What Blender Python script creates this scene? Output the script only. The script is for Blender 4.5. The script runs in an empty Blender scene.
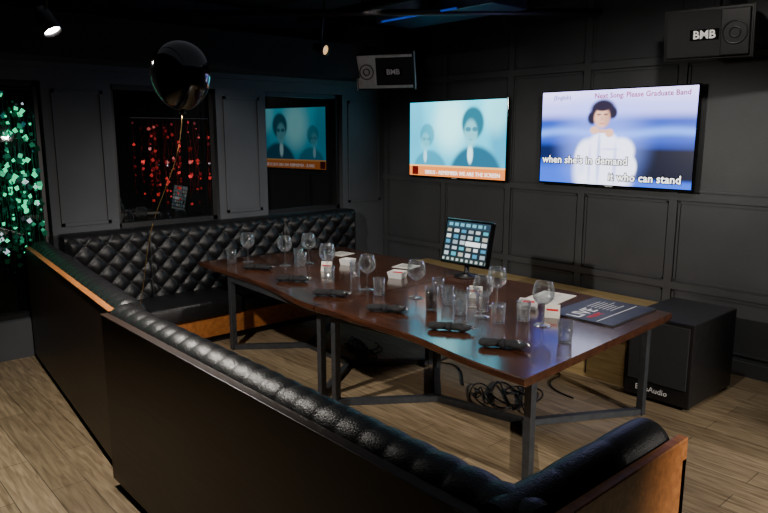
import bpy, bmesh, math, random
import numpy as np
from mathutils import Vector, Matrix
random.seed(7)
D=bpy.data; C=bpy.context
col=C.scene.collection

# ---------------------------------------------------------------- materials
def mat(name, base=(.5,.5,.5), rough=.5, metal=0, spec=.5, emis=None, estr=0, noise=None, bump=None, trans=0, ior=1.45, coat=0):
    m=D.materials.new(name); m.use_nodes=True; nt=m.node_tree; b=nt.nodes['Principled BSDF']
    b.inputs['Base Color'].default_value=(*base,1); b.inputs['Roughness'].default_value=rough
    b.inputs['Metallic'].default_value=metal; b.inputs['Specular IOR Level'].default_value=spec
    b.inputs['IOR'].default_value=ior; b.inputs['Coat Weight'].default_value=coat
    b.inputs['Transmission Weight'].default_value=trans
    if emis: b.inputs['Emission Color'].default_value=(*emis,1); b.inputs['Emission Strength'].default_value=estr
    if noise or bump:
        tc=nt.nodes.new('ShaderNodeTexCoord')
    if noise:  # (scale, amount)
        n=nt.nodes.new('ShaderNodeTexNoise'); n.inputs['Scale'].default_value=noise[0]; n.inputs['Detail'].default_value=5
        nt.links.new(tc.outputs['Object'],n.inputs['Vector'])
        r=nt.nodes.new('ShaderNodeValToRGB'); a=noise[1]
        r.color_ramp.elements[0].position=.3; r.color_ramp.elements[1].position=.7
        r.color_ramp.elements[0].color=(*[c*(1-a) for c in base],1); r.color_ramp.elements[1].color=(*[min(1,c*(1+a)) for c in base],1)
        nt.links.new(n.outputs['Fac'],r.inputs['Fac']); nt.links.new(r.outputs['Color'],b.inputs['Base Color'])
    if bump:
        n2=nt.nodes.new('ShaderNodeTexNoise'); n2.inputs['Scale'].default_value=bump[0]
        nt.links.new(tc.outputs['Object'],n2.inputs['Vector'])
        bp=nt.nodes.new('ShaderNodeBump'); bp.inputs['Strength'].default_value=bump[1]; bp.inputs['Distance'].default_value=.01
        nt.links.new(n2.outputs['Fac'],bp.inputs['Height']); nt.links.new(bp.outputs['Normal'],b.inputs['Normal'])
    return m

def woodmat(name,c1,c2,rough=.4,scale=(1,12,12),coat=0):
    m=D.materials.new(name); m.use_nodes=True; nt=m.node_tree; b=nt.nodes['Principled BSDF']
    tc=nt.nodes.new('ShaderNodeTexCoord'); mp=nt.nodes.new('ShaderNodeMapping'); mp.inputs['Scale'].default_value=scale
    n=nt.nodes.new('ShaderNodeTexNoise'); n.inputs['Scale'].default_value=3; n.inputs['Detail'].default_value=8; n.inputs['Distortion'].default_value=.6
    r=nt.nodes.new('ShaderNodeValToRGB'); r.color_ramp.elements[0].position=.32; r.color_ramp.elements[1].position=.68
    r.color_ramp.elements[0].color=(*c1,1); r.color_ramp.elements[1].color=(*c2,1)
    nt.links.new(tc.outputs['Object'],mp.inputs['Vector']); nt.links.new(mp.outputs['Vector'],n.inputs['Vector'])
    nt.links.new(n.outputs['Fac'],r.inputs['Fac']); nt.links.new(r.outputs['Color'],b.inputs['Base Color'])
    b.inputs['Roughness'].default_value=rough; b.inputs['Coat Weight'].default_value=coat; b.inputs['Coat Roughness'].default_value=.12
    return m

def glassmat():
    m=D.materials.new('thin_clear_glass'); m.use_nodes=True; nt=m.node_tree; nt.nodes.clear()
    out=nt.nodes.new('ShaderNodeOutputMaterial'); tr=nt.nodes.new('ShaderNodeBsdfTransparent'); tr.inputs[0].default_value=(.93,.95,.96,1)
    gl=nt.nodes.new('ShaderNodeBsdfGlossy'); gl.inputs['Roughness'].default_value=.06; gl.inputs['Color'].default_value=(1,1,1,1)
    df=nt.nodes.new('ShaderNodeBsdfDiffuse'); df.inputs[0].default_value=(.8,.85,.9,1)
    lw=nt.nodes.new('ShaderNodeLayerWeight'); lw.inputs['Blend'].default_value=.28
    ml=nt.nodes.new('ShaderNodeMath'); ml.operation='MULTIPLY_ADD'; ml.inputs[1].default_value=.9; ml.inputs[2].default_value=.03
    m1=nt.nodes.new('ShaderNodeMixShader'); m1.inputs[0].default_value=.10; nt.links.new(gl.outputs[0],m1.inputs[1]); nt.links.new(df.outputs[0],m1.inputs[2])
    mx=nt.nodes.new('ShaderNodeMixShader'); nt.links.new(lw.outputs['Facing'],ml.inputs[0]); nt.links.new(ml.outputs[0],mx.inputs[0])
    nt.links.new(tr.outputs[0],mx.inputs[1]); nt.links.new(m1.outputs[0],mx.inputs[2]); nt.links.new(mx.outputs[0],out.inputs[0])
    return m

def floormat():
    m=D.materials.new('vinyl_plank'); m.use_nodes=True; nt=m.node_tree; b=nt.nodes['Principled BSDF']
    tc=nt.nodes.new('ShaderNodeTexCoord')
    br=nt.nodes.new('ShaderNodeTexBrick'); br.inputs['Scale'].default_value=1
    br.inputs['Brick Width'].default_value=1.3; br.inputs['Row Height'].default_value=.19; br.inputs['Mortar Size'].default_value=.0025
    br.inputs['Color1'].default_value=(.33,.255,.165,1); br.inputs['Color2'].default_value=(.21,.16,.10,1); br.inputs['Mortar'].default_value=(.08,.06,.04,1)
    br.offset=.37
    nt.links.new(tc.outputs['Object'],br.inputs['Vector'])
    mp=nt.nodes.new('ShaderNodeMapping'); mp.inputs['Scale'].default_value=(1.2,14,1)
    nt.links.new(tc.outputs['Object'],mp.inputs['Vector'])
    n=nt.nodes.new('ShaderNodeTexNoise'); n.inputs['Scale'].default_value=3; n.inputs['Detail'].default_value=8; n.inputs['Distortion'].default_value=.8
    nt.links.new(mp.outputs['Vector'],n.inputs['Vector'])
    r=nt.nodes.new('ShaderNodeValToRGB'); r.color_ramp.elements[0].position=.3; r.color_ramp.elements[1].position=.7
    r.color_ramp.elements[0].color=(.5,.45,.4,1); r.color_ramp.elements[1].color=(1.15,1.12,1.05,1)
    nt.links.new(n.outputs['Fac'],r.inputs['Fac'])
    mx=nt.nodes.new('ShaderNodeMix'); mx.data_type='RGBA'; mx.blend_type='MULTIPLY'; mx.inputs[0].default_value=1
    nt.links.new(br.outputs['Color'],mx.inputs[6]); nt.links.new(r.outputs['Color'],mx.inputs[7])
    nt.links.new(mx.outputs[2],b.inputs['Base Color']); b.inputs['Roughness'].default_value=.42
    return m

def attrscreen(name,strength):
    m=D.materials.new(name); m.use_nodes=True; nt=m.node_tree; b=nt.nodes['Principled BSDF']
    a=nt.nodes.new('ShaderNodeAttribute'); a.attribute_name='Col'
    b.inputs['Base Color'].default_value=(.01,.01,.01,1); b.inputs['Roughness'].default_value=.3
    nt.links.new(a.outputs['Color'],b.inputs['Emission Color']); b.inputs['Emission Strength'].default_value=strength
    return m

M={}
M['wall']=mat('wall_paint_charcoal',(.062,.065,.070),.42,noise=(3,.1),bump=(60,.08))
M['wallf']=mat('window_wall_paint',(.058,.062,.069),.6,noise=(3,.1))
M['ceil']=mat('ceiling_black',(.012,.012,.013),.9,noise=(5,.2))
M['leather']=mat('black_leather',(.008,.008,.009),.38,spec=.45,bump=(140,.25),noise=(8,.2))
M['walnut']=woodmat('walnut_panel',(.012,.005,.003),(.030,.012,.005),.42)
M['orange']=woodmat('cherry_wood_lit',(.26,.085,.020),(.44,.16,.04),.4)
M['table']=woodmat('table_mahogany',(.028,.010,.006),(.078,.028,.013),.2,(1,9,9),coat=.5)
M['oak']=woodmat('platform_oak',(.34,.23,.09),(.52,.38,.17),.45)
M['steel']=mat('powder_coated_steel',(.06,.066,.075),.45,metal=.5,noise=(20,.2))
M['black']=mat('black_plastic',(.010,.010,.011),.4,noise=(20,.2))
M['gloss']=mat('gloss_black',(.004,.004,.005),.08,noise=(20,.2))
M['grille']=mat('speaker_grille',(.018,.018,.019),.8,bump=(500,.8))
M['grey']=mat('grey_plastic',(.58,.58,.57),.5,noise=(20,.1))
M['white']=mat('white_ceramic',(.75,.74,.72),.3,noise=(20,.05))
M['paper']=mat('paper_white',(.70,.66,.58),.7,noise=(20,.05))
M['red']=mat('red_print',(.6,.02,.02),.5,noise=(20,.1))
M['napkin']=mat('black_napkin',(.009,.009,.010),.85,bump=(300,.6),noise=(30,.2))
M['cut']=mat('cutlery_steel',(.6,.6,.6),.15,metal=1,noise=(20,.05))
M['glass']=glassmat()
M['wine']=mat('dark_drink',(.02,.008,.006),.1,noise=(20,.1))
M['pane']=mat('dark_window_pane',(.003,.004,.004),.02,ior=1.7,noise=(2,.1))
M['frame']=mat('window_frame_black',(.012,.012,.013),.4,noise=(20,.1))
M['balloon']=mat('black_balloon',(.006,.006,.007),.09,coat=.5,noise=(5,.1))
M['gold']=mat('gold_ribbon',(.45,.28,.08),.35,metal=.8,noise=(20,.1))
M['green']=mat('green_foil',(.02,.30,.16),.3,metal=.8,noise=(20,.3))
M['greenE']=mat('green_foil_glint',(.05,.6,.4),.3,emis=(.02,.85,.34),estr=1.4)  # emission here and in the other glint materials paints reflected sparkle
M['redfoil']=mat('red_foil',(.25,.01,.01),.3,metal=.8,noise=(20,.3))
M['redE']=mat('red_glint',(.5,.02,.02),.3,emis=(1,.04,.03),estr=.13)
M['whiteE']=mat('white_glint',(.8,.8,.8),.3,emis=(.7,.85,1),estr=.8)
M['lamp']=mat('lamp_lens',(1,1,1),.3,emis=(1,.95,.88),estr=60)
M['lampdim']=mat('lamp_lens_dim',(1,1,1),.3,emis=(1,.6,.2),estr=1)
M['blue']=mat('duct_blue_glow',(.02,.05,.3),.3,emis=(.03,.12,1),estr=.3)  # dim emission added to give the duct edge its blue-lit look
M['blueduct']=mat('duct_metal',(.06,.08,.13),.3,metal=.7,noise=(6,.3))
M['txtW']=mat('white_caption',(1,1,1),.5,emis=(1,1,1),estr=2.2)
M['txtK']=mat('black_caption_outline',(.0,.0,.0),.9,noise=(9,.1))
M['txtR']=mat('magenta_caption',(.8,.1,.3),.5,emis=(.60,.01,.12),estr=.8)
M['txtD']=mat('navy_caption',(.1,.1,.4),.5,emis=(.03,.03,.30),estr=.8)
M['txtP']=mat('printed_white',(.8,.8,.8),.5,noise=(20,.05))
M['menu']=mat('menu_cover',(.028,.030,.036),.45,noise=(6,.3))
M['floor']=floormat()
M['cable']=mat('cable_rubber',(.006,.006,.006),.5,noise=(20,.1))

# ---------------------------------------------------------------- builder
class B:
    def __init__(s): s.bm=bmesh.new(); s.mats=[]
    def mi(s,m):
        if m not in s.mats: s.mats.append(m)
        return s.mats.index(m)
    def add(s,verts,faces,m,smooth=False,M4=None):
        i=s.mi(m); vs=[s.bm.verts.new((M4@Vector(v)) if M4 else v) for v in verts]
        for f in faces:
            try:
                fc=s.bm.faces.new([vs[k] for k in f]); fc.material_index=i; fc.smooth=smooth
            except ValueError: pass
    def box(s,lo,hi,m,bev=0,M4=None,segs=2):
        t=bmesh.new(); bmesh.ops.create_cube(t,size=1)
        sc=[hi[k]-lo[k] for k in range(3)]; ce=[(hi[k]+lo[k])/2 for k in range(3)]
        for v in t.verts: v.co=Vector((v.co.x*sc[0]+ce[0],v.co.y*sc[1]+ce[1],v.co.z*sc[2]+ce[2]))
        if bev>0: bmesh.ops.bevel(t,geom=t.edges[:],offset=bev,segments=segs,affect='EDGES',profile=.5)
        t.verts.index_update()
        s.add([v.co.copy() for v in t.verts],[[v.index for v in f.verts] for f in t.faces],m,bev>0 and segs>2,M4); t.free()
    def lathe(s,prof,c,m,seg=24,M4=None,smooth=True):
        vs=[];fs=[];n=len(prof)
        for k in range(seg):
            a=2*math.pi*k/seg
            for (r,z) in prof: vs.append((c[0]+r*math.cos(a),c[1]+r*math.sin(a),c[2]+z))
        for k in range(seg):
            k2=(k+1)%seg
            for j in range(n-1): fs.append([k*n+j,k2*n+j,k2*n+j+1,k*n+j+1])
        i=s.mi(m); V=[s.bm.verts.new((M4@Vector(v)) if M4 else v) for v in vs]
        for f in fs:
            fc=s.bm.faces.new([V[k] for k in f]); fc.material_index=i; fc.smooth=smooth
    def tube(s,pts,r,m,seg=6,closed=False):
        pts=[Vector(p) for p in pts]; n=len(pts); rings=[]
        i=s.mi(m)
        for k,p in enumerate(pts):
            d=(pts[min(k+1,n-1)]-pts[max(k-1,0)]).normalized()
            up=Vector((0,0,1)) if abs(d.z)<.95 else Vector((1,0,0))
            a=d.cross(up).normalized(); b=d.cross(a)
            rr=r[k] if isinstance(r,(list,tuple)) else r
            rings.append([s.bm.verts.new(p+a*rr*math.cos(2*math.pi*j/seg)+b*rr*math.sin(2*math.pi*j/seg)) for j in range(seg)])
        for k in range(n-1):
            for j in range(seg):
                f=s.bm.faces.new([rings[k][j],rings[k][(j+1)%seg],rings[k+1][(j+1)%seg],rings[k+1][j]]); f.material_index=i; f.smooth=True
        for rg in (rings[0][::-1],rings[-1]):
            f=s.bm.faces.new(rg); f.material_index=i
    def beam(s,a,b,w,h,m):
        a=Vector(a);b=Vector(b);d=b-a;L=d.length
        q=d.to_track_quat('X','Z').to_matrix().to_4x4(); T=Matrix.Translation(a)@q
        s.box((0,-w/2,-h/2),(L,w/2,h/2),m,M4=T)
    def grid(s,fn,nu,nv,m,smooth=True):
        i=s.mi(m); V=[[s.bm.verts.new(fn(a/nu,b/nv)) for b in range(nv+1)] for a in range(nu+1)]
        for a in range(nu):
            for b in range(nv):
                f=s.bm.faces.new([V[a][b],V[a+1][b],V[a+1][b+1],V[a][b+1]]); f.material_index=i; f.smooth=smooth
    def prism(s,poly,z0,z1,m,M4=None):
        n=len(poly); vs=[(p[0],p[1],z0) for p in poly]+[(p[0],p[1],z1) for p in poly]
        fs=[list(range(n))[::-1],list(range(n,2*n))]+[[k,(k+1)%n,n+(k+1)%n,n+k] for k in range(n)]
        s.add(vs,fs,m,False,M4)
    def text(s,st,size,m,M4,align='CENTER',ext=.0008,off=0,space=1):
        cu=D.curves.new('t','FONT'); cu.body=st; cu.size=size; cu.align_x=align; cu.extrude=ext; cu.resolution_u=2; cu.offset=off; cu.space_character=space
        ob=D.objects.new('t',cu); col.objects.link(ob); C.view_layer.update()
        me=D.meshes.new_from_object(ob.evaluated_get(C.evaluated_depsgraph_get()))
        s.add([v.co.copy() for v in me.vertices],[list(p.vertices) for p in me.polygons],m,False,M4)
        D.objects.remove(ob); D.curves.remove(cu); D.meshes.remove(me)
    def done(s,name,parent=None,normals=True,loc=None,X=None):
        if normals: bmesh.ops.recalc_face_normals(s.bm,faces=s.bm.faces[:])
        if X: bmesh.ops.transform(s.bm,matrix=X,verts=s.bm.verts[:])
        me=D.meshes.new(name); s.bm.to_mesh(me); s.bm.free()
        for m in s.mats: me.materials.append(M[m])
        ob=D.objects.new(name,me); col.objects.link(ob)
        if loc: ob.location=loc
        if parent: ob.parent=parent
        return ob
def empty(name,loc=(0,0,0)):
    e=D.objects.new(name,None); col.objects.link(e); e.location=loc; return e

XW=-6.55; YT=5.86; ZC=3.3; XE=3.0; YS=-2.5
# ---------------------------------------------------------------- room
b=B(); b.box((XW-.6,YS-.1,-.1),(XE+.1,YT+.1,0),'floor'); b.done('floor')
b=B(); b.box((XW-.6,YS-.1,ZC),(XE+.1,YT+.1,ZC+.1),'ceil'); b.done('ceiling')
b=B(); b.box((XE,YS,0),(XE+.1,YT,ZC),'wall'); b.done('wall_east')
b=B(); b.box((XW,YS-.1,0),(XE,YS,ZC),'wall'); b.done('wall_south')
b=B(); b.box((XW-.6,YT,0),(XE+.1,YT+.12,ZC),'wall'); b.done('wall_north')
b=B()
xs=[-6.5,-5.49,-4.54,-3.64,-2.72,-1.77,-.84,.1,1.04,2.0,2.95]
for x in xs: b.box((x-.035,YT-.018,.12),(x+.035,YT,ZC),'wall')
for z in (.67,1.46,2.62): b.box((XW,YT-.022,z-.03),(XE,YT,z+.03),'wall')
for i in range(len(xs)-1):
    for (z0,z1) in ((.15,.64),(.70,1.43),(1.49,2.59),(2.65,3.27)):
        x0=xs[i]+.05;x1=xs[i+1]-.05; z0+=.015; z1-=.015;t=.014
        for (lo,hi) in (((x0,z0),(x1,z0+t)),((x0,z1-t),(x1,z1)),((x0,z0),(x0+t,z1)),((x1-t,z0),(x1,z1))):
            b.box((lo[0],YT-.012,lo[1]),(hi[0],YT,hi[1]),'wall')
b.done('trim_1')
b=B(); b.box((XW,YT-.03,0),(XE,YT,.12),'wall'); b.done('baseboard_north')
wins=[(.73,1.81,.35),(2.42,3.50,1.09),(4.10,5.18,1.09)]; zt=2.46
b=B()
b.box((XW-.5,YS,zt),(XW,YT,ZC),'wallf')
ys=[YS]+[v for w in wins for v in (w[0],w[1])]+[YT]
for k in range(0,len(ys),2): b.box((XW-.5,ys[k],0),(XW,ys[k+1],zt),'wallf')
for w in wins: b.box((XW-.5,w[0],0),(XW,w[1],w[2]),'wallf')
for k in range(0,len(ys),2):
    y0,y1=ys[k]+.08,ys[k+1]-.08
    if k==0: y0=-.5
    t=.03
    for (a,c) in (((y0,1.16),(y1,1.16+t)),((y0,zt-.1),(y1,zt-.1+t)),((y0,1.16),(y0+t,zt-.07)),((y1-t,1.16),(y1,zt-.07))):
        b.box((XW,a[0],a[1]),(XW+.015,c[0],c[1]),'wallf')
b.done('wall_west')
for i,w in enumerate(wins):
    b=B(); y0,y1,z0=w; xg=XW-.13; f=.045
    for (a,c) in (((y0,z0),(y1,z0+f)),((y0,zt-f),(y1,zt)),((y0,z0),(y0+f,zt)),((y1-f,z0),(y1,zt))):
        b.box((xg-.03,a[0],a[1]),(xg+.06,c[0],c[1]),'frame')
    cy=(y0+y1)/2; R=Matrix.Translation((xg,cy,0))@Matrix.Rotation(math.radians([0,0,3.6][i]),4,'Z')
    b.box((-.006,-(y1-y0)/2+.01,z0+.01),(.006,(y1-y0)/2-.01,zt-.01),'pane',M4=R)
    b.done('window_%d'%(i+1))
b=B(); b.box((XW,YS,2.62),(XW+.5,YT,2.98),'ceil'); b.box((XW,YS,2.57),(XW+.05,YT,2.62),'wallf'); b.done('trim_2')

# ---------------------------------------------------------------- tufting
def tuft(u,v,a=.17,h=.17,d=.035):
    p=u/a+v/h; q=u/a-v/h
    return d*(abs(math.sin(math.pi*p))*abs(math.sin(math.pi*q)))**.42
def buttons(b,u0,u1,v0,v1,place,a=.17,h=.17):
    n0=int(u0/(a/2))-1
    for i in range(n0,int(u1/(a/2))+2):
        for j in range(int(v0/(h/2))-1,int(v1/(h/2))+2):
            if (i+j)%2: continue
            u=i*a/2; v=j*h/2
            if u0+.02<u<u1-.02 and v0+.02<v<v1-.02:
                p=place(u,v); b.lathe([(0,.012),(.008,.009),(.012,0),(.008,-.009),(0,-.012)],p,'leather',8)

def long_sofa(name,x0,x1,yo,arm=False,top=1.02,X=None,yf=2.06):
    b=B()
    yi=yo+.035
    b.box((x0,yo,.05),(x1,yi,top),'walnut',.004)
    b.box((x0,yo-.004,top),(x1,yi+.004,top+.006),'walnut' if arm else 'orange',.002)  # far edge orange as if lit, near edge dark: light put into colour
    b.box((x0+.02,yo+.03,0),(x1-.02,yf-.04,.05),'black')
    xb=x1-(.04 if arm else 0)
    W=.17; R=W/2; Cy=yi+R; prof=[]
    for k in range(20): prof.append((Cy+R+.02*(1-k/20),.42+(top-.05-.42)*k/20,1,0))
    for k in range(17):
        a=math.pi*k/16; prof.append((Cy+R*math.cos(a),top-.045+(R*.95)*math.sin(a),math.cos(a),math.sin(a)))
    S=[0]
    for k in range(1,len(prof)): S.append(S[-1]+math.dist(prof[k][:2],prof[k-1][:2]))
    L=S[-1]; nu=int((xb-x0)/.014); nv=60
    def fn(u,v):
        s=v*L; k=max(0,min(len(S)-2,int(np.searchsorted(S,s))-1)); t=(s-S[k])/(S[k+1]-S[k])
        A=prof[k];Bq=prof[k+1]; y=A[0]+(Bq[0]-A[0])*t; z=A[1]+(Bq[1]-A[1])*t; ny=A[2];nz=A[3]
        x=x0+(xb-x0)*u; e=min(1,min(u,1-u)*(xb-x0)/.03)
        tz=tuft(x,s-.05) if s<.55 else 0
        rib=.010*abs(math.sin(math.pi*x/.12))**.5
        w=min(1,max(0,(s-.47)/.08)); d=(tz*(1-w)+rib*w+.004)*e
        if v>.97: d*= (1-v)/.03
        return (x,y+ny*d,z+nz*d)
    b.grid(fn,nu,nv,'leather')
    buttons(b,x0,xb,.0,.45,lambda u,v:(u,Cy+R+.012,.47+v))
    for x in (x0,xb):
        pl=[(x,p[0],p[1]) for p in prof]+[(x,yi,.42)]
        b.add(pl,[list(range(len(pl)))],'leather')
    ys0=yi+W+.0; 
    b.box((x0+.01,yi+.05,.05),(x1-.035,yf-.04,.27),'orange',.004)
    n=max(1,round((x1-x0)/1.0)); w=(x1-x0-.05)/n
    for k in range(n): b.box((x0+.012+k*w,ys0-.02,.27),(x0+k*w+w,yf,.43),'leather',.035,segs=4)
    if arm:
        xa=x1
        b.box((xa-.035,yo,.05),(xa,2.13,top),'orange',.004)
        b.box((xa-.20,2.095,.05),(xa,2.13,top-.07),'orange',.004)
        def fa(u,v):
            a=math.pi*(v); y0=yo+.04; y=y0+(2.13-y0)*u
            q=(1-u)*(2.13-y0)/.07; e=math.sqrt(max(0,1-(1-q)**2)) if q<1 else 1
            rib=.007*abs(math.sin(math.pi*(y-y0)/.27))**.3
            return (xa-.115+(.076+rib)*math.cos(a)*(.5+.5*e), y, top-.05+(.092+rib)*math.sin(a)*e)
        b.grid(fa,70,20,'leather')
        b.box((xa-.19,yo+.1,.42),(xa-.035,2.10,top-.055),'leather',.01)
    return b.done(name,X=X)
long_sofa('banquette_sofa',-3.72,-.88,1.235,True,yf=2.02)
PX=Matrix.Translation((-3.74,1.29,0))@Matrix.Rotation(math.radians(-5.4),4,'Z')@Matrix.Translation((3.74,-1.29,0))
long_sofa('banquette_sofa',-6.46,-3.75,1.29,False,X=PX,yf=1.97)
# back wall sofa
b=B(); Y0,Y1=1.84,5.20; zt2=1.10
def fb(u,v):
    y=Y0+(Y1-Y0)*u; z=.42+(zt2-.42)*v; s=z
    e=min(1,min(u,1-u)*(Y1-Y0)/.04); 
    ev=min(1,(1-v)/.08); roll=.06*(1-math.sqrt(max(0,1-(1-ev)**2)))
    seam=min(1,min(abs(y-2.62),abs(y-4.16))/.03)
    return (-6.34-roll+(tuft(y,z,.2,.2,.05)*min(1,(1-v)/.12)+.005)*e*seam, y, z)
b.grid(fb,260,60,'leather')
buttons(b,Y0,Y1,.45,zt2-.05,lambda u,v:(-6.325,u,v),.2,.2)
b.box((-6.54,Y0,.05),(-6.345,Y1,zt2-.06),'leather',.02,segs=3)
b.box((-6.54,Y0,zt2-.08),(-6.39,Y1,zt2),'leather',.035,segs=4)
b.box((-6.42,2.34,.0),(-5.83,Y1,.07),'black')
b.box((-6.40,2.34,.07),(-5.79,Y1,.26),'orange',.004)
for (a,c) in ((2.34,3.3),(3.3,4.3),(4.3,Y1)): b.box((-6.33,a+.005,.26),(-5.76,c-.005,.43),'leather',.04,segs=4)
b.done('banquette_sofa')

# ---------------------------------------------------------------- tables
def table(name,near,far,legs):
    b=B(); zt=.76; t=.05
    def samp(P,n=14):
        out=[]
        for k in range(len(P)-1):
            p0=P[max(k-1,0)];p1=P[k];p2=P[k+1];p3=P[min(k+2,len(P)-1)]
            for i in range(n):
                u=i/n; out.append(tuple(.5*((2*p1[j])+(-p0[j]+p2[j])*u+(2*p0[j]-5*p1[j]+4*p2[j]-p3[j])*u*u+(-p0[j]+3*p1[j]-3*p2[j]+p3[j])*u**3) for j in (0,1)))
        out.append(P[-1]); return out
    N=samp(near);F=samp(far)
    n=len(N); F=F[:n]
    vs=[];e=.006
    def row(P,dy,z): return [(p[0],p[1]+dy,z) for p in P]
    rows=[row(N,.012,zt-t),row(N,0,zt-t+.01),row(N,0,zt-e),row(N,e,zt),row(F,-e,zt),row(F,0,zt-e),row(F,0,zt-t+.01),row(F,-.012,zt-t)]
    for r in rows: vs+=r
    fs=[]
    R=len(rows)
    for k in range(R):
        k2=(k+1)%R
        for i in range(n-1): fs.append([k*n+i,k*n+i+1,k2*n+i+1,k2*n+i])
    fs.append([k*n for k in range(R)]); fs.append([k*n+n-1 for k in range(R)][::-1])
    b.add(vs,fs,'table')
    L=[Vector(l) for l in legs]
    w=.05
    for l in L: b.box((l.x-w/2,l.y-w/2,0),(l.x+w/2,l.y+w/2,zt-t),'steel',.003)
    for i in range(4):
        a=L[i];c=L[(i+1)%4]; b.beam((a.x,a.y,zt-t-.025),(c.x,c.y,zt-t-.025),.04,.05,'steel')
    ml=(L[0]+L[3])/2; mr=(L[1]+L[2])/2; d=(mr-ml)
    pl=ml+d*.28; pr=mr-d*.28; z=.025
    b.beam((pl.x,pl.y,z),(pr.x,pr.y,z),.05,.045,'steel')
    for (p,l) in ((pl,L[0]),(pl,L[3]),(pr,L[1]),(pr,L[2])): b.beam((l.x,l.y,z),(p.x,p.y,z),.05,.045,'steel')
    return b.done(name)
table('live_edge_table',[(-6.08,2.99),(-5.3,2.97),(-4.7,2.93),(-4.2,2.84),(-3.93,2.82)],[(-5.85,4.62),(-5.3,4.60),(-4.7,4.64),(-4.2,4.60),(-3.93,4.58)],
      [(-5.5,3.02),(-3.99,2.93),(-3.99,4.1),(-5.5,4.2)])
table('live_edge_table',[(-3.92,2.82),(-3.4,2.84),(-2.9,2.84),(-2.4,2.76),(-1.98,2.74)],[(-3.92,4.58),(-3.4,4.62),(-2.9,4.63),(-2.5,4.60),(-2.08,4.58)],
      [(-3.80,2.92),(-2.18,3.08),(-2.2,4.46),(-3.80,4.0)])

# ---------------------------------------------------------------- platform, subwoofer
b=B(); b.box((-5.7,4.86,0),(-2.56,YT-.035,.44),'oak'); b.box((-5.72,4.83,.44),(-2.54,YT-.035,.5),'oak',.005)
for x in (-5.0,-4.3,-3.6,-2.9): b.box((x-.004,4.855,.03),(x+.004,4.861,.42),'black')
b.done('storage_bench')
b=B()
b.box((-2.48,4.72,.03),(-1.97,5.46,.66),'black',.008)
b.box((-2.45,4.708,.16),(-2.0,4.722,.63),'grille',.004)
for x in (-2.43,-2.02):
    for y in (4.8,5.4): b.lathe([(0,0),(.025,0),(.025,.035),(0,.035)],(x,y,0),'black',12)
b.text('BassAudio',.06,'txtP',Matrix.Translation((-2.26,4.718,.08))@Matrix.Rotation(math.pi/2,4,'X'))
b.done('subwoofer')

# ---------------------------------------------------------------- TVs
def screen(parent,x0,x1,z0,z1,y,fn,nx,ny,mname,strength):
    me=D.meshes.new('screen'); vs=[];fs=[];cols=[]
    for j in range(ny+1):
        for i in range(nx+1): vs.append((x0+(x1-x0)*i/nx,y,z0+(z1-z0)*j/ny)); cols.append((*fn(i/nx,j/ny),1))
    for j in range(ny):
        for i in range(nx): a=j*(nx+1)+i; fs.append([a,a+1,a+nx+2,a+nx+1])
    me.from_pydata(vs,[],fs); ca=me.color_attributes.new('Col','FLOAT_COLOR','POINT')
    ca.data.foreach_set('color',np.array(cols,dtype=np.float32).ravel())
    me.materials.append(attrscreen(mname,strength)); ob=D.objects.new('screen',me); col.objects.link(ob); ob.parent=parent; return ob
def mix(a,b,t): t=max(0,min(1,t)); return tuple(a[k]*(1-t)+b[k]*t for k in range(3))
def ss(a,b,x): t=max(0,min(1,(x-a)/(b-a))); return t*t*(3-2*t)
def ell(u,v,cx,cy,rx,ry,soft=.15):
    d=math.sqrt(((u-cx)/rx)**2+((v-cy)/ry)**2); return 1-ss(1-soft,1+soft,d)
def tv1(u,v):
    c=mix((.015,.32,.50),(.04,.60,.80),v)
    c=mix(c,(.35,.9,.95),.9*ell(u,v,.45,.72,.16,.35,.6)); c=mix(c,(.01,.22,.38),.8*ell(u,v,.97,.6,.12,.5,.4)); c=mix(c,(.25,.85,.95),.6*ell(u,v,.9,.9,.12,.3,.5))
    c=mix(c,(.01,.20,.35),.5*ell(u,v,.05,.8,.12,.5,.5))
    for (cx,cy,s,k) in ((.20,.48,.8,.6),(.68,.60,1.1,1)):
        c=mix(c,(.01,.08,.14),k*ell(u,v,cx+.03,cy-.56*s,.24*s,.40*s,.10))
        c=mix(c,(.5,.85,.9),k*.8*ell(u,v,cx-.02,cy-.26*s,.025*s,.11*s,.3))
        c=mix(c,(.01,.10,.15),k*ell(u,v,cx,cy+.10*s,.10*s,.19*s,.15))
        c=mix(c,(.12,.44,.52),k*.85*ell(u,v,cx-.018,cy-.02*s,.06*s,.16*s,.25))
        c=mix(c,(.02,.12,.18),k*.9*ell(u,v,cx-.04*s,cy+.03*s,.026*s,.028*s,.3)); c=mix(c,(.02,.12,.18),k*.9*ell(u,v,cx+.022*s,cy+.03*s,.026*s,.028*s,.3))
        c=mix(c,(.06,.28,.34),k*.7*ell(u,v,cx-.016,cy-.09*s,.02*s,.010*s,.3))
    if v<.15: c=(.55,.15,.03) if v<.13 else (.7,.35,.1)
    return c
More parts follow.
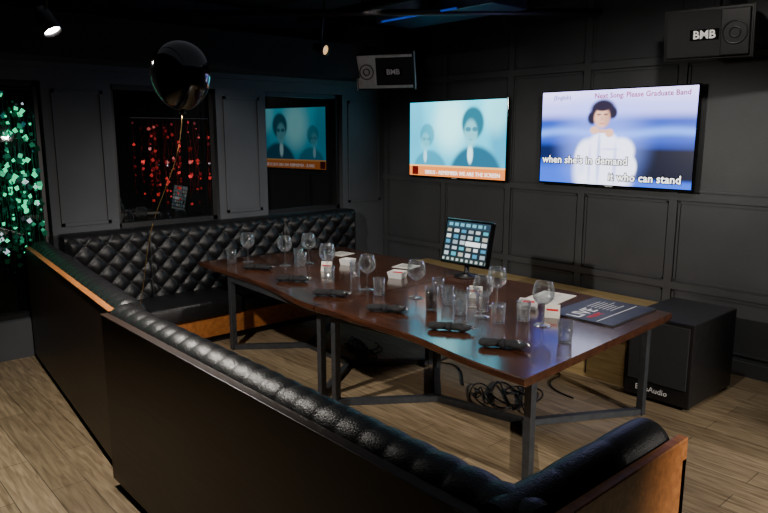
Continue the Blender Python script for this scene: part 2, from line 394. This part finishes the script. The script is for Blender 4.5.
def tv2(u,v):
    c=mix((.55,.50,.95),(.30,.32,.85),ss(1.0,.80,v))
    c=mix(c,(.010,.035,.28),ss(.80,.66,v)); 
    c=mix(c,(.08,.22,.75),.8*math.exp(-((v-.55-.02*math.sin(u*9))/.045)**2))
    c=mix(c,(.006,.020,.15),ss(.48,.41,v)); c=mix(c,(.015,.07,.50),ss(.30,.12,v)*.8)
    c=mix(c,(.001,.002,.01),ss(.60,.68,u)*ss(.42,.36,v)*ss(.04,.10,v))
    c=mix(c,(.001,.002,.01),ss(.28,.1,u)*ss(.44,.38,v)*ss(.24,.30,v)*.8)
    c=mix(c,(.20,.30,.95),.4*ell(u,v,.43,.5,.24,.5,.6))
    W=(.66,.70,.92)
    for (cx,cy,rx,ry) in ((.45,.14,.19,.36),(.57,.36,.08,.14),(.34,.28,.08,.20),(.45,.42,.10,.14),(.62,.2,.05,.12)): c=mix(c,W,ell(u,v,cx,cy,rx,ry,.22))
    for (cx,cy,rx,ry,k) in ((.42,.28,.012,.28,.7),(.53,.22,.012,.2,.6),(.36,.2,.010,.2,.5),(.49,.38,.06,.012,.5),(.57,.27,.05,.012,.5),(.30,.2,.03,.1,.3)): c=mix(c,(.22,.26,.62),k*ell(u,v,cx,cy,rx,ry,.5))
    c=mix(c,(.010,.008,.02),ell(u,v,.435,.79,.085,.115,.22)); c=mix(c,(.010,.008,.02),ell(u,v,.365,.71,.032,.07,.3)); c=mix(c,(.010,.008,.02),ell(u,v,.50,.76,.03,.06,.3))
    c=mix(c,(.50,.27,.19),ell(u,v,.43,.71,.052,.105,.2))
    c=mix(c,(.25,.12,.09),.5*ell(u,v,.465,.70,.02,.09,.5))
    c=mix(c,(.03,.01,.02),.8*ell(u,v,.41,.745,.016,.010,.4)); c=mix(c,(.03,.01,.02),.8*ell(u,v,.455,.745,.016,.010,.4))
    c=mix(c,(.012,.008,.02),ell(u,v,.43,.825,.055,.045,.2))
    c=mix(c,(.35,.10,.10),.8*ell(u,v,.432,.65,.018,.009,.4)); c=mix(c,(.30,.14,.10),.6*ell(u,v,.431,.70,.008,.024,.4))
    c=mix(c,(.50,.28,.2),ell(u,v,.385,.58,.032,.042,.25)); c=mix(c,(.50,.28,.2),ell(u,v,.485,.55,.028,.045,.25)); c=mix(c,(.48,.26,.19),ell(u,v,.44,.57,.04,.02,.3))
    return c
def tv(x0,x1,z0,z1,fn,mn,st):
    e=empty('wall_television',((x0+x1)/2,YT,(z0+z1)/2)); inv=e.location
    b=B(); y=5.77
    b.box((x0,y,z0),(x1,y+.035,z1),'gloss',.004)
    b.box((x0+.2,y+.03,z0+.12),(x1-.2,YT-.02,z1-.15),'black',.01)
    b.box(((x0+x1)/2-.04,y-.003,z0+.003),((x0+x1)/2+.04,y,z0+.012),'grey')
    o=b.done('body',e); o.location=-inv
    s=screen(e,x0+.012,x1-.012,z0+.02,z1-.012,y-.002,fn,240,136,mn,st); s.location=-inv
    return e,inv
RX=Matrix.Rotation(math.pi/2,4,'X')
e,inv=tv(-5.99,-4.51,1.49,2.375,tv1,'tv_picture_teal',3.1)
b=B(); b.text('SIRIUS - REMEMBER WE ARE THE SCREEN',.062,'txtW',Matrix.Translation((-5.15,5.765,1.535))@RX)
b.box((-5.93,5.7655,1.52),(-5.83,5.7675,1.62),'red'); o=b.done('ticker_text',e); o.location=-inv
e,inv=tv(-4.09,-2.53,1.51,2.41,tv2,'tv_picture_blue',4.0)
b=B(); T=lambda x,z,y=5.765:Matrix.Translation((x,y,z))@RX
for (st,x,z,al) in (("when she's in demand",-4.05,1.72,'LEFT'),("it who can stand",-2.63,1.575,'RIGHT')):
    b.text(st,.100,'txtK',T(x,z,5.7662),al,.0004,.009,1.03); b.text(st,.100,'txtW',T(x,z,5.7645),al,.0004,.0015,1.03)
b.text("Next Song: Please Graduate Band",.066,'txtR',T(-2.6,2.325),'RIGHT',off=.001); b.text("(English)",.058,'txtD',T(-3.95,2.325),'LEFT')
o=b.done('captions',e); o.location=-inv

# ---------------------------------------------------------------- karaoke touch console
e=empty('karaoke_touchscreen',(-3.86,4.43,.761)); 
b=B(); b.lathe([(0,0),(.11,0),(.11,.012),(.03,.03),(.022,.05),(.022,.10),(0,.10)],(0,0,0),'black',24)
R=Matrix.Translation((0,0,.30))@Matrix.Rotation(math.radians(2),4,'Z')@Matrix.Rotation(math.radians(-12),4,'X')
b.box((-.26,-.02,-.20),(.26,.025,.20),'gloss',.008,M4=R); b.box((-.15,.02,-.12),(.15,.06,.10),'black',.01,M4=R)
b.beam((0,0,.09),(0,.04,.22),.05,.03,'black'); b.done('housing',e)
def kar(u,v):
    c=(.004,.010,.016)
    if v>.84: return (.10,.32,.40) if .88<v<.96 and .05<u<.9 and (int(u*22)%3) else (.01,.03,.05)
    if v<.12: return (.35,.40,.4) if int(u*18)%2==0 and .03<v<.09 else (.01,.02,.02)
    gu=(u*6)%1; gv=((v-.12)/.72*5)%1; iu=int(u*6); iv=int((v-.12)/.72*5)
    if .16<gu<.80 and .2<gv<.80:
        h=(iu*7+iv*5)%6; c=[(.35,.42,.45),(.05,.28,.36),(.30,.30,.25),(.5,.55,.58),(.04,.18,.30),(.20,.26,.30)][h]
    if iu in(3,4) and iv==2 and .1<gv<.9: c=(.75,.8,.8)
    return c
s=screen(e,-.24,.24,-.178,.178,-.0,kar,90,65,'karaoke_menu_picture',2.2)
s.matrix_local=R@Matrix.Translation((0,-.0225,0))

# ---------------------------------------------------------------- speakers
def speaker(loc,yaw,pitch,txt,size=(.56,.32,.34),face='grille',tx=.085,side=-1):
    w,d,h=size; b=B(); R=Matrix.Translation(loc)@Matrix.Rotation(yaw,4,'Z')@Matrix.Rotation(pitch,4,'X')
    P=[(-w/2,-d/2),(w/2,-d/2),(w/2-.07,d/2),(-w/2+.07,d/2)]
    b.prism(P,-h/2,h/2,'black',R)
    b.box((-w/2+.015,-d/2-.018,-h/2+.015),(w/2-.015,-d/2,h/2-.015),'grille',.008,M4=R)
    cx=side*(w/2-w*.19)
    b.box((cx-w*.16,-d/2-.026,-h/2+.02),(cx+w*.16,-d/2-.016,h/2-.02),face,.006,M4=R)
    for r0,r1 in ((.075,.085),(.03,.04)):
        b.lathe([(r0,0),(r0,.008),(r1,.008),(r1,0)],(0,0,0),'grille' if face=='grey' else face,28,M4=R@Matrix.Translation((cx,-d/2-.026,-.0))@Matrix.Rotation(math.pi/2,4,'X'))
    b.box((tx-.1,-d/2-.024,-.045),(tx+.1,-d/2-.016,.035),'gloss',.003,M4=R)
    b.text(txt,.082,'txtP',R@Matrix.Translation((tx,-d/2-.0255,-.032))@RX,off=.002)
    if face=='grey':
        b.box((-w/2+.02,-d/2-.024,h/2-.05),(w/2-.02,-d/2-.014,h/2-.02),'grey',.003,M4=R)
        b.box((-w/2+.02,-d/2-.024,-h/2+.02),(w/2-.02,-d/2-.014,-h/2+.05),'grey',.003,M4=R)
    for sx in (-1,1):
        b.box((sx*w/2-.006,-d/2,-h/2-.004),(sx*w/2+.006,-d/2+.02,h/2+.004),'grey' if face=='grey' else 'black',M4=R)
    L=Vector(loc)
    b.beam((L.x,L.y+.05,L.z+h/2),(L.x,YT-.0,L.z+h/2+.05),.05,.03,'black'); b.box((L.x-.06,YT-.02,L.z+h/2-.06),(L.x+.06,YT,L.z+h/2+.14),'black')
    b.beam((L.x,L.y+.05,L.z+h/2-.02),(L.x,L.y+.05,L.z+h/2+.06),.05,.05,'black')
    return b.done('wall_speaker')
speaker((-5.88,5.34,2.72),math.radians(30),math.radians(12),'BMB',(.68,.32,.40),'grey',tx=.10)
speaker((-2.32,5.42,2.76),math.radians(12),math.radians(10),'BMB',(.60,.34,.36),'black',tx=-.02,side=1)

# ---------------------------------------------------------------- ceiling items
b=B()
b.box((-5.4,4.72,3.10),(-3.9,5.22,3.28),'blueduct',.01)
b.box((-5.3,4.705,3.10),(-4.3,4.72,3.115),'blue'); b.done('ceiling_duct')
for i,(a,c,r) in enumerate((((-6.5,2.6,3.1),(-3.5,5.8,3.1),.03),((-6.0,4.2,3.15),(2,4.2,3.15),.04),((-6.5,1.3,3.12),(2.5,1.3,3.12),.02))):
    b=B(); b.tube([a,c],r,'black',10)
    for t in (.15,.5,.85):
        p=Vector(a).lerp(Vector(c),t); b.tube([p,(p.x,p.y,ZC)],.008,'black')
    b.done('ceiling_conduit')
def tracklamp(loc,aim,m,parent_z=ZC):
    b=B(); L=Vector(loc); d=(Vector(aim)-L).normalized(); R=Matrix.Translation(L)@d.to_track_quat('Z','Y').to_matrix().to_4x4()
    b.lathe([(0,-.14),(.035,-.14),(.045,-.10),(.05,0),(.045,0),(.043,-.02)],(0,0,0),'black',20,M4=R)
    b.lathe([(0,-.018),(.043,-.018)],(0,0,0),m,20,M4=R)
    b.tube([L-d*.07,(L.x,L.y,parent_z)],.009,'black'); b.lathe([(0,0),(.05,0),(.05,-.02),(0,-.02)],(L.x,L.y,parent_z),'black',16)
    return b.done('track_spotlight')
tracklamp((-3.95,1.18,2.53),(-2.6,2.0,0),'lamp')
tracklamp((-5.05,3.82,2.74),(-3.5,4.2,2.3),'lampdim')

# ---------------------------------------------------------------- balloon
b=B(); pr=[]
for k in range(25):
    a=math.pi*k/24; r=.160*math.sin(a)*(1-.10*(1-math.cos(math.pi-a))/2); pr.append((r,-.168*math.cos(a)-(.015*math.cos(a/2)**8)))
bl=(-3.35,1.60,2.30)
b.lathe(pr,bl,'balloon',40); b.lathe([(.0,-.175),(.008,-.178),(.018,-.20),(0,-.2)],bl,'balloon',12)
pts=[]
for k in range(24):
    t=k/23; pts.append((bl[0]-.22*t+.02*math.sin(t*9),bl[1]-.22*t+.015*math.sin(t*7),(bl[2]-.19)*(1-t)+1.07*t))
b.tube(pts,.0018,'gold',5); b.done('balloon')

# ---------------------------------------------------------------- speckles reflected in the panes, built as foil strips with glowing flakes
def pane_reflection(name,y0,y1,z0,z1,n,mats,w,smin,smax,q=5,x=XW-.035):
    b=B()
    b.box((x-.004,y0,z1),(x+.004,y1,z1+.008),'black')
    for k in range(n):
        y=y0+(y1-y0)*random.random(); zb=z0+random.random()*.3; ns=8
        p=[(x+random.uniform(-.012,.012),min(y1,max(y0,y+random.uniform(-.02,.02))),z1+(zb-z1)*i/ns) for i in range(ns+1)]
        b.tube(p,.0012,mats[0],3)
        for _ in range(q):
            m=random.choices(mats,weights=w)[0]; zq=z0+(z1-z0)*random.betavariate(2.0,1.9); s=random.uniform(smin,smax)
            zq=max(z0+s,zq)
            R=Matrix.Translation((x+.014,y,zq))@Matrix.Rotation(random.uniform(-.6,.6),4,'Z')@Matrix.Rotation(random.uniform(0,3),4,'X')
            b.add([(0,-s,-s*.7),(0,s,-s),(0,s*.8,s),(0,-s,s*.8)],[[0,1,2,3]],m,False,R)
    return b.done(name)
pane_reflection('green_pane_reflection',.85,1.75,.75,2.38,120,['green','greenE','whiteE'],[7,3,.3],.006,.024,6)
pane_reflection('red_pane_reflection',2.6,3.42,1.25,2.15,26,['redfoil','redE','whiteE'],[8,3,.25],.006,.018)

# ---------------------------------------------------------------- tabletop items
def wineglass(x,y,h=.27):
    s=h/.27; b=B(); z=.7605
    pr=[(0,.004),(.042,.003),(.044,.001),(.040,.006),(.012,.012),(.005,.03),(.0045,.11),(.008,.125),(.03,.14),(.050,.165),(.056,.195),(.052,.235),(.042,.27),
        (.0405,.27),(.050,.235),(.054,.195),(.048,.167),(.028,.143),(.0,.132)]
    b.lathe([(r*s*1.18,q*s) for r,q in pr],(x,y,z),'glass',28); return b.done('wine_glass')
for p in [(-5.75,3.35),(-5.34,3.51),(-5.29,3.75),(-4.66,3.50),(-4.05,3.44),(-3.6,3.55),(-2.90,3.50),(-2.50,3.63),(-3.02,3.80)]: wineglass(*p,h=random.uniform(.285,.30))
def tumbler(x,y,h=.135,r=.048,drink=False):
    b=B(); b.lathe([(0,0),(r*.85,0),(r,h),(r*.94,h),(r*.78,.014),(0,.014)],(x,y,.7605),'glass',24)
    if drink: b.lathe([(0,.016),(r*.765,.016),(r*.90,h*.8),(0,h*.8)],(x,y,.7605),'wine',24)
    return b.done('tumbler')
for k,p in enumerate([(-5.80,3.2),(-5.22,3.62),(-4.50,3.40),(-3.86,3.40),(-3.27,3.38),(-3.30,3.58),(-3.14,3.68),(-3.05,3.44),(-2.73,3.46),(-2.66,3.64),(-2.19,3.42),(-5.12,3.86),(-4.52,3.70),(-3.55,3.74),(-3.0,3.62),(-5.42,3.72)]):
    tumbler(*p,drink=(k in (4,)),h=.17 if k in(4,) else .135)
def napkin(x,y,ang):
    b=B(); R=Matrix.Translation((x,y,.763))@Matrix.Rotation(ang,4,'Z'); L=.27
    def f(u,v):
        xx=(u-.5)*L; a=math.pi*2*v; w=.05*(1+.25*math.cos(u*6.28))*(.55+.45*min(1,min(u,1-u)*9)); hh=.021*(1+.12*math.sin(u*17+v*9))*(.55+.45*min(1,min(u,1-u)*9))
        return R@Vector((xx,w*math.cos(a)+.004*math.sin(u*25+v*6),.025+hh*math.sin(a)))
    b.grid(f,24,20,'napkin')
    b.lathe([(.020,-.014),(.025,-.014),(.025,.014),(.020,.014)],(0,0,0),'napkin',16,M4=R@Matrix.Translation((0,0,.026))@Matrix.Rotation(math.pi/2,4,'Y')@Matrix.Scale(2.0,4,(0,1,0)))
    for k,dy in enumerate((-.012,.012)):
        b.tube([R@Vector((.08,dy,.046)),R@Vector((.13,dy*1.3,.036)),R@Vector((.165,dy*1.6,.028))],[.003,.004,.006],'cut',6)
    return b.done('napkin_roll')
for (x,y) in [(-5.36,3.22),(-4.72,3.17),(-4.08,3.09),(-3.45,3.10),(-2.83,3.09),(-2.38,3.06)]: napkin(x,y,math.radians(35+random.uniform(-6,6)))
def tray(name,x,y,w,ang,h=.055,fill='red'):
    b=B(); R=Matrix.Translation((x,y,.7605))@Matrix.Rotation(ang,4,'Z')
    o=[(-w,-w),(w,-w),(w,w),(-w,w)]
    def ring(s,z): return [(p[0]*s,p[1]*s,z) for p in o]
    vs=ring(.85,0)+ring(1,h)+ring(.92,h)+ring(.80,.008); fs=[[3,2,1,0],[12,13,14,15]]
    for k in range(3):
        for i in range(4): fs.append([k*4+i,k*4+(i+1)%4,(k+1)*4+(i+1)%4,(k+1)*4+i])
    b.add(vs,fs,'white',False,R)
    b.box((-w*.6,-w*.5,.008),(w*.6,w*.5,h*.85),fill,.006,M4=R); return b.done(name)
tray('sugar_dish',-4.24,3.95,.07,.4); tray('sugar_dish',-2.84,3.94,.07,.5); tray('sugar_dish',-5.0,4.0,.06,.3,fill='white')
def tentcard(x,y,ang):
    b=B(); R=Matrix.Translation((x,y,.7605))@Matrix.Rotation(ang,4,'Z')
    b.add([(-.05,-.03,0),(.05,-.03,0),(.05,0,.09),(-.05,0,.09),(-.05,.03,0),(.05,.03,0)],[[0,1,2,3],[3,2,5,4]],'paper',False,R)
    b.box((-.04,-.016,.045),(.04,-.013,.060),'red',M4=R); return b.done('tent_card')
tentcard(-4.88,3.66,.6); tentcard(-3.3,3.90,.5); tentcard(-2.58,3.86,.5)
def sheet(name,x0,x1,y0,y1,z,ang,m,h=.003,extra=None):
    b=B(); R=Matrix.Translation(((x0+x1)/2,(y0+y1)/2,z))@Matrix.Rotation(ang,4,'Z'); w=(x1-x0)/2;d=(y1-y0)/2
    b.box((-w,-d,0),(w,d,h),m,M4=R)
    if extra: extra(b,R,w,d,h)
    return b.done(name)
def lines(b,R,w,d,h):
    for k in range(7): b.box((-w*.75,d*.7-k*d*.2,h),(w*(.2+.5*random.random()),d*.7-k*d*.2+.006,h+.0006),'menu',M4=R)
sheet('paper_sheet',-5.6,-5.4,4.2,4.42,.7605,.2,'paper',extra=lines)
sheet('paper_sheet',-4.65,-4.45,4.25,4.45,.7605,.3,'paper',extra=lines)
sheet('paper_sheet',-3.05,-2.78,4.12,4.5,.7605,.15,'paper',extra=lines)
def menuart(b,R,w,d,h):
    Q=R@Matrix.Translation((0,0,h+.0008))@Matrix.Rotation(math.radians(90),4,'Z')
    b.text('LIVE',.15,'txtP',Q@Matrix.Translation((-.16,.02,0))); b.text('MUSIC',.06,'red',Q@Matrix.Translation((-.16,-.05,0)))
    b.box((-.30,-.12,0),(.27,-.113,.0006),'txtP',M4=Q)
    for k in range(7): b.box((.02,.13-k*.03,0),(.02+.24*random.uniform(.6,1),.135-k*.03,.0006),'txtP',M4=Q)
sheet('menu_booklet',-2.66,-2.18,3.92,4.56,.7605,.04,'menu',.012,menuart)

# ---------------------------------------------------------------- floor cables
def cable(cx,cy,n,sx,sy,m='cable',r=.006,turns=4.2):
    b=B(); pts=[]; ph=random.random()*6
    for k in range(n):
        t=k/n*6.28*turns; rr=.5+.5*math.sin(t*.37+ph)
        pts.append((cx+sx*(math.sin(t)*rr+.35*math.sin(t*.31+ph)),cy+sy*(math.cos(t*1.13)*rr+.3*math.cos(t*.5)),r+.002+.008*(1+math.sin(t*2.3))))
    b.tube(pts,r,m,6); return b.done('power_cable')
cable(-4.66,3.82,180,.26,.15,r=.007,turns=3); cable(-4.80,3.92,160,.28,.16,r=.006,turns=3); cable(-4.70,3.90,160,.30,.14,r=.006,turns=2.5)
cable(-3.08,3.98,240,.27,.24,r=.007,turns=3.2); cable(-3.15,3.86,220,.24,.20,turns=3); cable(-3.0,4.1,200,.22,.24,turns=3)
b=B(); b.tube([(-3.2+.5*t+.05*math.sin(9*t),4.75-.45*t+.06*math.sin(7*t),.009) for t in [i/30 for i in range(31)]],.006,'cable'); b.done('power_cable')
b=B(); b.tube([(-4.25+.75*t+.08*math.sin(8*t),4.45-.45*t+.08*math.sin(11*t),.009) for t in [i/40 for i in range(41)]],.006,'cable'); b.done('power_cable')

# ---------------------------------------------------------------- lights
def spot(name,loc,aim,w,ang,color=(1,.93,.84),blend=.5,size=.05):
    l=D.lights.new(name,'SPOT'); l.energy=w; l.spot_size=math.radians(ang); l.spot_blend=blend; l.color=color; l.shadow_soft_size=size
    o=D.objects.new(name,l); col.objects.link(o); o.location=loc; o.rotation_euler=(Vector(aim)-Vector(loc)).to_track_quat('-Z','Y').to_euler(); return o
spot('spot_light_right',(1.5,3.4,1.95),(-2.6,3.2,0),640,60)
spot('spot_light_floor',(-.6,4.4,3.2),(-1.6,3.9,0),60,75)
spot('spot_light_table',(-3.9,4.0,3.1),(-4.0,3.6,.76),120,85)
spot('spot_light_aisle',(-3.93,1.19,2.50),(-3.9,2.6,0),290,130,blend=.4)
spot('spot_light_sofa',(-4.4,3.2,3.1),(-6.4,3.4,.8),60,70)
spot('spot_light_wall',(-1.9,4.0,3.15),(-2.4,5.86,2.1),85,105)
spot('spot_light_wall',(-4.9,4.2,3.15),(-5.6,5.86,2.4),55,90)
w=D.worlds.new('world'); C.scene.world=w; w.use_nodes=True; w.node_tree.nodes['Background'].inputs[0].default_value=(.5,.6,.8,1); w.node_tree.nodes['Background'].inputs[1].default_value=.02
l=D.lights.new('ambient_bounce','AREA'); l.energy=6; l.size=4; l.color=(.8,.88,1); o=D.objects.new('area_fill_light',l); col.objects.link(o); o.location=(-2.5,2.8,3.25)  # unseen area light added as a soft overall fill

cam=D.cameras.new('camera'); cam.sensor_width=36; cam.lens=675/768*36
o=D.objects.new('camera',cam); col.objects.link(o); o.location=(0,0,2.0); o.rotation_euler=(math.radians(79.7),0,math.radians(48.2)); C.scene.camera=o
